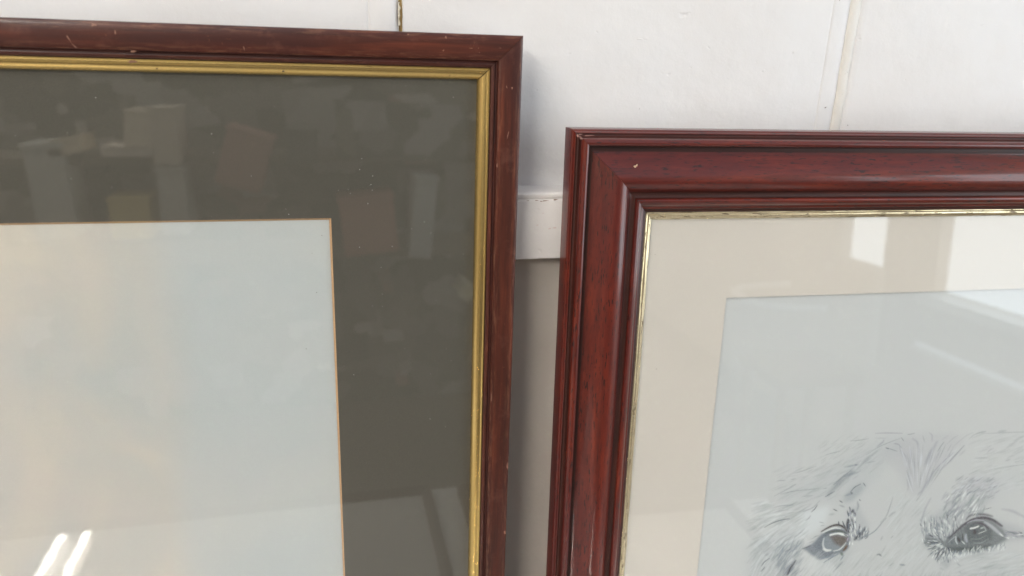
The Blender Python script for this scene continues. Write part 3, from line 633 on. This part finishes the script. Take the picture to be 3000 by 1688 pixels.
S_(4, [(1600, 700), (1740, 645)], 14, HI, .6); S_(4, [(1700, 560), (1750, 650)], 24, (0.45, 0.50, 0.50), .5); S_(4, [(1385, 700), (1380, 780), (1410, 850)], 56, (0.40, 0.43, 0.48), .75); S_(4, [(1210, 740), (1205, 820), (1240, 890)], 26, (0.60, 0.64, 0.65), .75)
S_(4, [(1305, 825), (1370, 885)], 16, HI, .65); S_(4, [(1240, 760), (1280, 850)], 50, (0.07, 0.065, 0.075), .6); S_(4, [(1320, 700), (1340, 820)], 30, (0.07, 0.065, 0.075), .5); S_(4, [(1500, 860), (1650, 870), (1800, 780)], 24, (0.33, 0.38, 0.38), .5); S_(4, [(1450, 790), (1600, 800), (1780, 720)], 20, (0.27, 0.32, 0.32), .5)
S_(4, [(1070, 860), (1140, 790), (1230, 730)], 16, (0.5, 0.54, 0.56), .6); S_(4, [(1000, 960), (1450, 990), (1850, 900)], 150, (0.09, 0.105, 0.11), .45)
for _ in range(240):
    an = rr.uniform(math.radians(100), math.radians(265)) if rr.random() < 0.45 else rr.uniform(math.radians(215), math.radians(300))
    r0 = rr.uniform(60, 330); cx, cy = 1050, 880
    x, y = cx + r0 * math.cos(an) * 1.15, cy - r0 * math.sin(an) * 0.85
    S_(4, [(x, y), (x + 85 * math.cos(an) * rr.uniform(.6, 1.2), y - 85 * math.sin(an) * rr.uniform(.6, 1.2))], rr.uniform(9, 19), rr.choice([DG, DG, GR, SL, HI, HI]), rr.uniform(.3, .75))
for _ in range(170):
    t = rr.uniform(0, 1); x, y = 950 + 1150 * t, 1060 - 60 * math.sin(math.pi * t) - 190 * t ** 2 + rr.uniform(-35, 60); S_(4, [(x, y), (x - rr.uniform(-5, 45), y + rr.uniform(40, 85))], rr.uniform(9, 18), rr.choice([GR, SL, HI, HI, (0.55, 0.6, 0.6)]), rr.uniform(.3, .65))
for _ in range(80):
    x = rr.uniform(2050, 2420); y = 700 + rr.uniform(-70, 70) * (1 - (x - 2050) / 500); S_(4, [(x, y), (x + rr.uniform(60, 130), y + rr.uniform(-10, 40))], rr.uniform(9, 18), rr.choice([DG, GR, LV, HI]), rr.uniform(.3, .6))
S_(4, [(2080, 700), (2250, 730), (2500, 780)], 60, LV, .4)
hatch(4, 1000, 1700, 0, 380, 1.0, 150, 20, [GR, OLV, LV, HI], 0.35, 90)
S_(4, [(1130, 200), (1220, 60)], 80, GR, .3); S_(4, [(1350, 240), (1450, 130), (1560, 60)], 60, OLV, .35); S_(4, [(1720, 270), (1840, 235)], 14, DG, .5); S_(4, [(1400, 330), (1620, 290)], 20, GR, .4)
S_(4, [(600, 510), (620, 380), (690, 200), (780, 50)], 50, LV, .38); S_(4, [(575, 510), (600, 570)], 22, DG, .5); S_(4, [(2000, 260), (2200, 290), (2450, 420)], 70, LV, .28)
S_(4, [(210, 1245), (260, 1250), (310, 1255)], 40, GR, .5); S_(4, [(0, 1280), (120, 1215)], 18, GR, .35); S_(4, [(60, 780), (100, 730)], 24, GR, .4); S_(4, [(20, 400), (100, 330), (150, 310)], 44, GR, .25); S_(4, [(500, 130), (570, 40)], 34, GR, .28); S_(4, [(1270, 1370), (1300, 1400)], 18, GR, .4)
fill(Q(4, [(800, 1060), (1150, 1120), (1080, 1300), (1040, 1330), (900, 1210)]), GR, .32, 5); S_(4, [(1230, 1220), (1290, 1270)], 34, GR, .3); S_(4, [(920, 1300), (1000, 1340)], 50, GR, .15)
hatch(4, 0, 700, 0, 1440, 0.85, 260, 18, [OLV, (0.68, 0.73, 0.75)], 0.09, 130); hatch(4, 1200, 2800, 1000, 1440, 0.3, 300, 22, [LV, OLV, (0.68, 0.73, 0.75)], 0.10, 110); hatch(3, 900, 2400, 1050, 1600, 0.85, 260, 20, [OLV, (0.7, 0.74, 0.75)], 0.09, 120)
hatch(3, -100, 2400, 1440, 2300, 1.0, 260, 20, [OLV, GR], 0.14, 240); hatch(4, 0, 2900, 1440, 2300, 1.1, 260, 20, [OLV, GR], 0.12, 240)
# paper tooth breaks the marks up
tooth = rng.normal(0, 1, ART.shape[:2]); tooth[:int(80 / CELL)] = 0; dk = np.clip((0.62 - ART.mean(2)) * 2.2, 0, 1)
ART += (tooth * (0.004 + 0.035 * dk))[..., None]; ART = np.clip(ART, 0.02, 0.95)

def art_mesh():
    ny, nx = ART.shape[:2]
    # coarse cells where the sheet is blank above the drawing
    r0 = int(70 / CELL)
    ys = list(range(0, r0, 12)) + list(range(r0, ny)); Y = np.array(ys)
    X = np.arange(nx)
    gx, gy = np.meshgrid(X, Y)
    co = np.empty((gx.size, 3)); co[:, 0] = (U0 + gx.ravel() * CELL) / 1000 * 1.0; co[:, 1] = -(gr - 0.0016); co[:, 2] = HR + (V1 - gy.ravel() * CELL) / 1000
    r, c = len(Y), nx
    a = (np.arange(r - 1)[:, None] * c + np.arange(c - 1)[None]).ravel()
    q = np.c_[a, a + c, a + c + 1, a + 1]
    me = bpy.data.meshes.new('dog_drawing'); me.vertices.add(len(co)); me.vertices.foreach_set('co', co.ravel())
    me.loops.add(q.size); me.loops.foreach_set('vertex_index', q.ravel().astype(np.int32)); me.polygons.add(len(q)); me.polygons.foreach_set('loop_start', np.arange(0, q.size, 4, dtype=np.int32))
    me.update(); at = me.color_attributes.new('ink', 'FLOAT_COLOR', 'POINT')
    cc = np.ones((len(co), 4)); cc[:, :3] = ART[gy.ravel(), gx.ravel()]; at.data.foreach_set('color', cc.ravel())
    return me
g = N('drawing_paper_and_graphite'); at = g.add('ShaderNodeAttribute'); at.attribute_name = 'ink'; g.l(at.outputs['Color'], g.b.inputs['Base Color']); g.set(Roughness=0.85, Specular_IOR_Level=0.2)
sheet('drawing_paper', 0.08, WR - 0.08, 0.09, HR - 0.08, gr - 0.0018, mat_card('drawing_paper', (0.548, 0.572, 0.580), 0.01), right)
link('dog_drawing', art_mesh(), g.m, right, label='pencil and wash drawing of a pale dog\'s eyes and forehead')

# ------------------------------------------------------------------ what the panes reflect: the rest of the room
M['table'] = mat_plain('white_table_laminate', (0.66, 0.64, 0.60), 0.35)
M['beige'] = mat_plain('beige_room_paint', (0.50, 0.44, 0.37), 0.8)
tb = link('table', None, label='white table the picture frames stand on, seen mirrored in the left pane', category='table')
link('table_top', box('table_top', -1.3, 0.565, -0.602, -0.012, 0.575, 0.600, 0.003), M['table'], tb)
for x in (-1.2, 0.5):
    for y in (-0.55, -0.07): link('leg', box('leg', x - 0.02, x + 0.02, y - 0.02, y + 0.02, 0.0, 0.574), M['beige'], tb)
link('floor', mesh('floor', [(-3.5, -4.2, 0), (3.0, -4.2, 0), (3.0, 0.3, 0), (-3.5, 0.3, 0)], [(0, 1, 2, 3)]), mat_plain('brown_floor', (0.15, 0.12, 0.09), 0.6), kind='structure')

def lying_frame(x0, x1, y0, y1, z, wd, name_lbl):
    r = link('picture_frame', None, label=name_lbl, category='picture frame'); r.location = ((x0 + x1) / 2, (y0 + y1) / 2, z)
    W_, H_ = x1 - x0, y1 - y0
    pr = [(0, 0), (0, 0.010), (0.002, 0.012), (wd * 0.6, 0.011), (wd, 0.007), (wd, 0)]
    for nm, L, mw in rail_frames(W_, H_):
        link('frame_rail', rail_mesh('frame_rail', pr, L, [M['brown']]), None, r, Matrix.Rotation(-math.pi / 2, 4, 'X') @ Matrix.Translation((-W_ / 2, 0, -H_ / 2)) @ mw)
    e = wd * 0.9
    link('mount_board', mesh('mount_board', [(-W_ / 2 + e, -H_ / 2 + e, 0.004), (W_ / 2 - e, -H_ / 2 + e, 0.004), (W_ / 2 - e, H_ / 2 - e, 0.004), (-W_ / 2 + e, H_ / 2 - e, 0.004)], [(0, 1, 2, 3)]), M['cream'], r)
    link('glass_pane', mesh('glass_pane', [(-W_ / 2 + e, -H_ / 2 + e, 0.006), (W_ / 2 - e, -H_ / 2 + e, 0.006), (W_ / 2 - e, H_ / 2 - e, 0.006), (-W_ / 2 + e, H_ / 2 - e, 0.006)], [(0, 1, 2, 3)]), M['glass'], r)
lying_frame(-0.47, 0.111, -0.594, -0.13, 0.6005, 0.014, 'brown framed picture lying flat on the table, mirrored in the lower left pane')
lying_frame(0.147, 0.50, -0.585, -0.16, 0.6005, 0.014, 'second framed picture lying on the table, only its edge mirrored beside the gilt slip')

# twin tube fitting on the ceiling
fit = link('ceiling_light', None, label='twin fluorescent tube fitting mirrored as two bright streaks low in the left pane', category='ceiling light'); fit.location = (-1.385, -3.0, 2.43)
link('housing', box('housing', -0.09, 0.09, -0.64, 0.64, 0.02, 0.07, 0.004), M['table'], fit)
for x in (-0.060, 0.060):
    link('tube', cylinder('tube', 0.014, 1.30), mat_emit('tube_glow', (1.0, 0.97, 0.9), 190), fit, Matrix.Translation((x, -0.01, -0.02)))

# side wall with two windows
sw = link('side_wall', None, kind='structure', label='beige side wall with bright windows mirrored in the right pane')
def pane_wall(parts):
    for (y0, y1, z0, z1) in parts: link('wall_section', box('wall_section', 1.60, 1.68, y0, y1, z0, z1), M['beige'], sw)
pane_wall([(-4.2, -2.095, 0, 2.4), (-2.0949, -1.855, 0, 0.655), (-1.8549, -1.612, 0, 2.4), (-1.6119, -0.20, 0, 0.655), (-0.1999, 0.3, 0, 2.4), (-2.0949, -1.855, 1.95, 2.4), (-1.6119, -0.20, 1.95, 2.4)])
sky_m = mat_emit('daylight_in_window', (0.86, 0.94, 1.0), 4.2)
for (y0, y1) in ((-2.095, -1.855), (-1.612, -0.20)):
    wn = link('window', None, label='narrow bright window mirrored near the top of the right pane' if y1 < -1.7 else 'wide bright window mirrored at the right edge of the right pane', category='window'); wn.location = (1.64, (y0 + y1) / 2, 0.655)
    h = (y1 - y0) / 2
    link('pane', mesh('pane', [(0, -h, 0), (0, h, 0), (0, h, 1.295), (0, -h, 1.295)], [(0, 1, 2, 3)]), sky_m, wn)
    link('sill', box('sill', -0.09, -0.0405, -h - 0.01, h + 0.01, -0.03, -0.0), M['table'], wn)
ch = link('chair', None, label='rounded chair back mirrored as a dull shape below the narrow window', category='chair'); ch.location = (1.42, -1.72, 0)
link('backrest', box('backrest', -0.03, 0.03, -0.11, 0.11, 0.42, 0.735, 0.028, 4), M['beige'], ch); link('seat', box('seat', -0.30, -0.02, -0.13, 0.13, 0.38, 0.42, 0.01), M['kraft'], ch)
for x in (-0.27, -0.05):
    for y in (-0.11, 0.11): link('leg', box('leg', x - 0.01, x + 0.01, y - 0.01, y + 0.01, 0, 0.379), M['kraft'], ch)

# back wall and the cluttered shelf mirrored in the dark mount
link('back_wall', mesh('back_wall', [(-3.5, -4.2, 0), (3.0, -4.2, 0), (3.0, -4.2, 2.4), (-3.5, -4.2, 2.4)], [(0, 1, 2, 3)]), mat_plain('taupe_room_paint', (0.30, 0.26, 0.215), 0.8), kind='structure')
def mat_patchy():
    # stacked papers, boxes and cloths: flat patches of differing tone
    g = N('patched_dust_sheet'); v = g.coord()
    def cells(vec, sc):
        q = g.add('ShaderNodeTexVoronoi', distance='CHEBYCHEV'); q.inputs['Scale'].default_value = sc; q.inputs['Randomness'].default_value = 0.9
        g.l(vec, q.inputs['Vector']); sp = g.add('ShaderNodeSeparateColor'); g.l(q.outputs['Color'], sp.inputs[0]); return sp.outputs[0]
    a = cells(g.coord((1, 1, 1.3), rot=(0, 0.12, 0)), 6.5); b = cells(g.coord(loc=(4, 2, 7), rot=(0, -0.5, 0)), 11)
    c = g.ramp(a, [(0.0, (0.07, 0.075, 0.06)), (0.40, (0.16, 0.155, 0.125)), (0.58, (0.36, 0.36, 0.34)), (0.70, (0.13, 0.125, 0.10)), (0.82, (0.34, 0.22, 0.18)), (0.92, (0.52, 0.50, 0.44))], 'CONSTANT')
    c = g.mix(g.ramp(b, [(0.0, 0.0), (0.72, 0.6)], 'CONSTANT'), c, (0.26, 0.25, 0.23))
    g.set(Base_Color=c, Roughness=0.9); return g.m
rk = link('storage_rack', None, label='dark storage rack mirrored across the olive mount', category='rack'); rk.location = (-0.25, -2.3, 0)
link('back_panel', box('back_panel', -0.75, 0.78, -0.02, 0.0, 0.0, 1.16), mat_patchy(), rk)
for z in (0.60, 0.9): link('shelf', box('shelf', -0.75, 0.78, 0.001, 0.26, z, z + 0.02), mat_plain('shelf_board', (0.2, 0.17, 0.13), 0.7), rk)
def thing_box(name, x0, x1, z0, z1, c, lbl, cat, rot=0.0, y=-2.0, d=0.16):
    c = tuple(min(0.85, q * 1.45) for q in c)
    o = link(name, None, label=lbl, category=cat); o.location = ((x0 + x1) / 2, y, z0); o.rotation_euler = (0, rot, 0)
    hx = (x1 - x0) / 2; m_ = mat_plain(name + '_surface', c, 0.75)
    link('body', box('body', -hx, hx, -d, 0, 0, (z1 - z0) * 0.93, 0.004), m_, o); link('lid', box('lid', -hx - 0.004, hx + 0.004, -d - 0.004, 0.004, (z1 - z0) * 0.931, z1 - z0, 0.003), m_, o)
thing_box('carton', -0.555, -0.484, 0.953, 1.052, (0.60, 0.52, 0.40), 'pale carton mirrored high in the olive mount', 'carton', 0.12)
thing_box('carton', -0.483, -0.412, 0.90, 1.062, (0.50, 0.45, 0.36), 'taller greyish carton mirrored beside the pale one', 'carton')
thing_box('carton', -0.617, -0.486, 0.925, 0.953, (0.62, 0.53, 0.45), 'flat pinkish carton mirrored under the pale one', 'carton')
thing_box('carton', -0.480, -0.405, 0.70, 0.895, (0.42, 0.42, 0.37), 'tall grey carton mirrored above the print corner', 'carton')
thing_box('carton', -0.615, -0.508, 0.69, 0.81, (0.55, 0.44, 0.16), 'yellow carton mirrored just above the print', 'carton')
thing_box('carton', -0.80, -0.70, 0.70, 0.965, (0.45, 0.46, 0.42), 'grey carton mirrored at the far left of the mount', 'carton', -0.05)
thing_box('carton', -0.75, -0.66, 0.93, 0.975, (0.62, 0.50, 0.36), 'small tan carton mirrored at the left of the mount', 'carton', -0.2)
thing_box('carton', 0.035, 0.20, 0.62, 0.80, (0.36, 0.17, 0.13), 'reddish brown carton mirrored beside the print corner', 'carton', -0.08)
thing_box('carton', -0.33, -0.20, 0.83, 1.0, (0.30, 0.16, 0.13), 'dark red carton mirrored above the print', 'carton', 0.3)
thing_box('carton', 0.23, 0.30, 0.60, 0.86, (0.40, 0.42, 0.40), 'slim grey carton mirrored near the gilt slip', 'carton', 0.1)

thing_box('display_board', 0.02, 0.47, 0.90, 1.075, (0.27, 0.27, 0.25), 'mottled grey board mirrored across the top right of the mount', 'board', 0.04, -2.03, 0.02)
for ch_ in bpy.data.objects['display_board'].children: ch_.data.materials[0] = bpy.data.materials['patched_dust_sheet']
thing_box('carton', 0.385, 0.425, 0.455, 0.50, (0.6, 0.58, 0.45), 'tiny pale carton mirrored beside the gilt slip', 'carton', 0.6)
thing_box('carton', -0.12, -0.03, 0.90, 1.0, (0.07, 0.07, 0.06), 'dark carton mirrored in the middle of the mount', 'carton', 0.0)
blob('corner_wear', [(.0018, -.0030, .0012, .0006, -.7), (.0035, -.0042, .0010, .0006, -.8), (.0052, -.0058, .0008, .0004, -.8), (.0030, -.0022, .0010, .0003, .1), (.0075, -.0028, .0028, .0003, .05)], mat_plain('grey_brown_fluff', (0.24, 0.13, 0.11), 0.9), right, 0.0005, Rf(0.0197))

link('left_wall', mesh('left_wall', [(-2.9, -4.2, 0), (-2.9, 0.3, 0), (-2.9, 0.3, 2.4), (-2.9, -4.2, 2.4)], [(0, 1, 2, 3)]), M['beige'], kind='structure')
sl = link('window', None, label='added glowing strip mirrored as a pale diagonal streak across the drawing', category='window'); sl.location = (1.597, -1.05, 0.478)  # emissive strip added to give the mirrored streak, not a known window
link('pane', mesh('pane', [(0, -0.61, 0), (0, 0.61, 0.004), (0, 0.61, 0.022), (0, -0.61, 0.018)], [(0, 1, 2, 3)]), mat_emit('added_strip_glow', (0.9, 0.94, 1.0), 1.3), sl)
link('frame', box('frame', -0.004, 0.0, -0.63, 0.63, -0.012, -0.002), M['table'], sl)
def squiggle(pts, lbl, r_):  # bent tube made up to stand in for a reflected white streak
    cu = bpy.data.curves.new('h', 'CURVE'); cu.dimensions = '3D'; cu.bevel_depth = r_; cu.bevel_resolution = 3; sp = cu.splines.new('NURBS'); sp.points.add(len(pts) - 1); sp.order_u = 3; sp.use_endpoint_u = True
    for k, p_ in enumerate(pts): sp.points[k].co = (*p_, 1)
    to = bpy.data.objects.new('h', cu); me = bpy.data.meshes.new_from_object(to); me.name = 'white_squiggle'; bpy.data.objects.remove(to)
    me.materials.clear(); o = link('white_squiggle', me, mat_plain('white_squiggle_plastic', (0.9, 0.9, 0.9), 0.3), label=lbl, category='squiggle')
squiggle([(1.362, -2, .603), (1.21, -2, .601), (1.150, -2, .586), (1.20, -2, .556), (1.30, -2, .525), (1.45, -2, .515), (1.585, -2, .508)], 'bent white hose added for the pale streak mirrored over the corner of the cream mount', 0.011)
